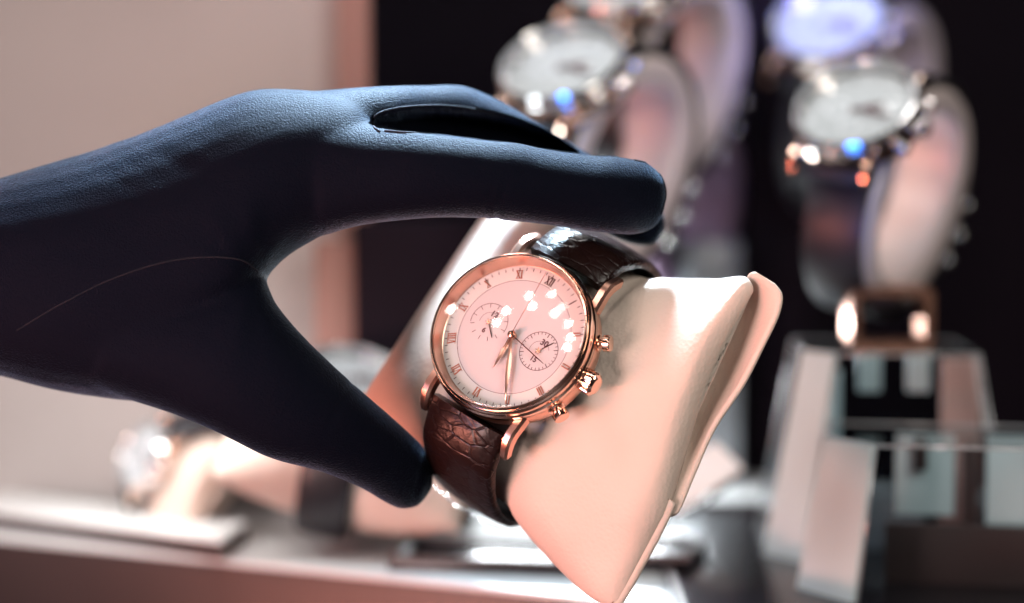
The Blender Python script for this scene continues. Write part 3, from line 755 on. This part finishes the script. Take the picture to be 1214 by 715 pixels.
# ------------------------------------------------------------------ lights
def point(name, loc, power, radius, color):
    l = bpy.data.lights.new(name, 'POINT'); l.energy = power; l.shadow_soft_size = radius * MM; l.color = color
    o = bpy.data.objects.new(name, l); col.objects.link(o); o.location = loc * MM; return o
def area(name, loc, target, power, sx, sy, color, spread=180):
    l = bpy.data.lights.new(name, 'AREA'); l.shape = 'RECTANGLE'; l.size = sx * MM; l.size_y = sy * MM; l.energy = power; l.color = color; l.spread = math.radians(spread)
    o = bpy.data.objects.new(name, l); col.objects.link(o); o.location = loc * MM
    o.rotation_euler = (target - loc).to_track_quat('-Z', 'Y').to_euler(); return o
# ceiling spots of the shop, where the crystal mirrors them
W3 = Matrix((exw, eyw, nw)).transposed(); W3i = W3.transposed()
camL = W3i @ (CAM - wo); sc0 = Vector((0, 0, CR_APEX - RC))
for (u, v, pw) in [(595.6, 329, 3.0), (538.6, 368, 2.2), (626.8, 353, 1.5), (630, 364.5, 1.5), (652, 351.5, 1.1), (655.7, 372.6, 1.6), (664, 366, .5), (600.6, 370.6, 1.5), (590, 383, 1.3), (670.5, 384.7, 1.6), (673, 400, 1.6), (668.8, 411, 1.6)]:
    dl = W3i @ (P(u, v, 1) - CAM).normalized()
    oc_ = camL - sc0; b_ = oc_.dot(dl); t = -b_ - math.sqrt(b_ * b_ - oc_.dot(oc_) + RC * RC)
    hp = camL + dl * t; nn = (hp - sc0).normalized(); rf = dl - nn * 2 * dl.dot(nn)
    point('ceiling_spot', wo + W3 @ (hp + rf * 1250), pw * .95, 20, (1, .80, .74))

T0 = wo
area('cool_overhead_light', P(530, -740, 562), P(460, 190, 490), 1.5, 90, 50, (.60, .82, 1.0), 46)
area('violet_display_light', P(1120, -190, 660), P(985, 20, 745), .028, 40, 40, (.30, .32, 1.0), 45)
area('salmon_side_light', T0 + Vector((-380, -200, -190)), T0 + Vector((0, 0, -30)), 2.3, 200, 200, (1.0, .32, .23), 60)
area('pink_key_light', T0 + Vector((-292, -338, -40)), T0, 1.9, 130, 130, (1.0, .71, .65))
area('warm_front_light', T0 + Vector((260, -350, 250)), T0 + Vector((30, 0, -20)), 1.6, 200, 200, (1.0, .95, .86))
area('display_case_light', Vector((60, 700, 420)), Vector((60, 690, 20)), .40, 500, 120, (.93, .97, 1.0))
area('added_shelf_fill', Vector((20, 772, 80)), Vector((60, 650, 18)), .42, 90, 8, (.90, .96, 1.0))  # unseen fill added to whiten the step below the cushion
point('added_sparkle_light', P(1030, -230, 590), .06, 7, (1, .97, .95))  # unseen point added for sparkles on the right watch's metal
point('added_sparkle_light', P(720, -230, 575), .16, 7, (1, .92, .88))  # likewise added, sparkles for the watch over the index finger
area('added_shelf_fill', Vector((-130, 612, 97)), Vector((-130, 640, 20)), .14, 100, 8, (1.0, .97, .95))  # second unseen fill, added to whiten the left step
point('added_sparkle_light', P(455, 150, 590), .05, 7, (.85, .95, 1))  # unseen point added for a glint behind the thumb
area('blue_led', P(955, 345, 552), P(995, 190, 606), .006, 22, 8, (.03, .22, 1.0), 80)
area('blue_led', P(610, 235, 550), P(635, 140, 625), .008, 22, 8, (.03, .22, 1.0), 80)
area('wall_wash', Vector((-150, 470, 420)), Vector((-160, 700, 90)), .15, 400, 80, (1.0, .86, .78))
area('blue_case_light', Vector((-190, 330, 90)), Vector((100, 560, 130)), .06, 50, 20, (.05, .25, 1.0))

w = bpy.data.worlds.new('World'); sc.world = w; w.use_nodes = True
bg = w.node_tree.nodes['Background']; bg.inputs[0].default_value = (.55, .36, .36, 1); bg.inputs[1].default_value = .03

# ------------------------------------------------------------------ camera
cd = bpy.data.cameras.new('camera'); cam = bpy.data.objects.new('camera', cd); col.objects.link(cam); sc.camera = cam
cd.lens = 70; cd.sensor_width = 36; cd.clip_start = .01; cd.clip_end = 20
m4 = CROT.to_4x4(); m4.translation = CAM * MM; cam.matrix_world = m4
cd.dof.use_dof = True; cd.dof.focus_distance = .480; cd.dof.aperture_fstop = 3.9
sc.view_settings.view_transform = 'Standard'; sc.view_settings.look = 'None'; sc.view_settings.exposure = 0; sc.view_settings.gamma = 1
sc.cycles.max_bounces = 12; sc.cycles.transmission_bounces = 10; sc.cycles.glossy_bounces = 6; sc.cycles.transparent_max_bounces = 12
sc.cycles.caustics_reflective = False; sc.cycles.caustics_refractive = False
sc.cycles.use_denoising = True
try: sc.cycles.denoiser = 'OPENIMAGEDENOISE'
except Exception: pass
sc.cycles.sample_clamp_indirect = 12
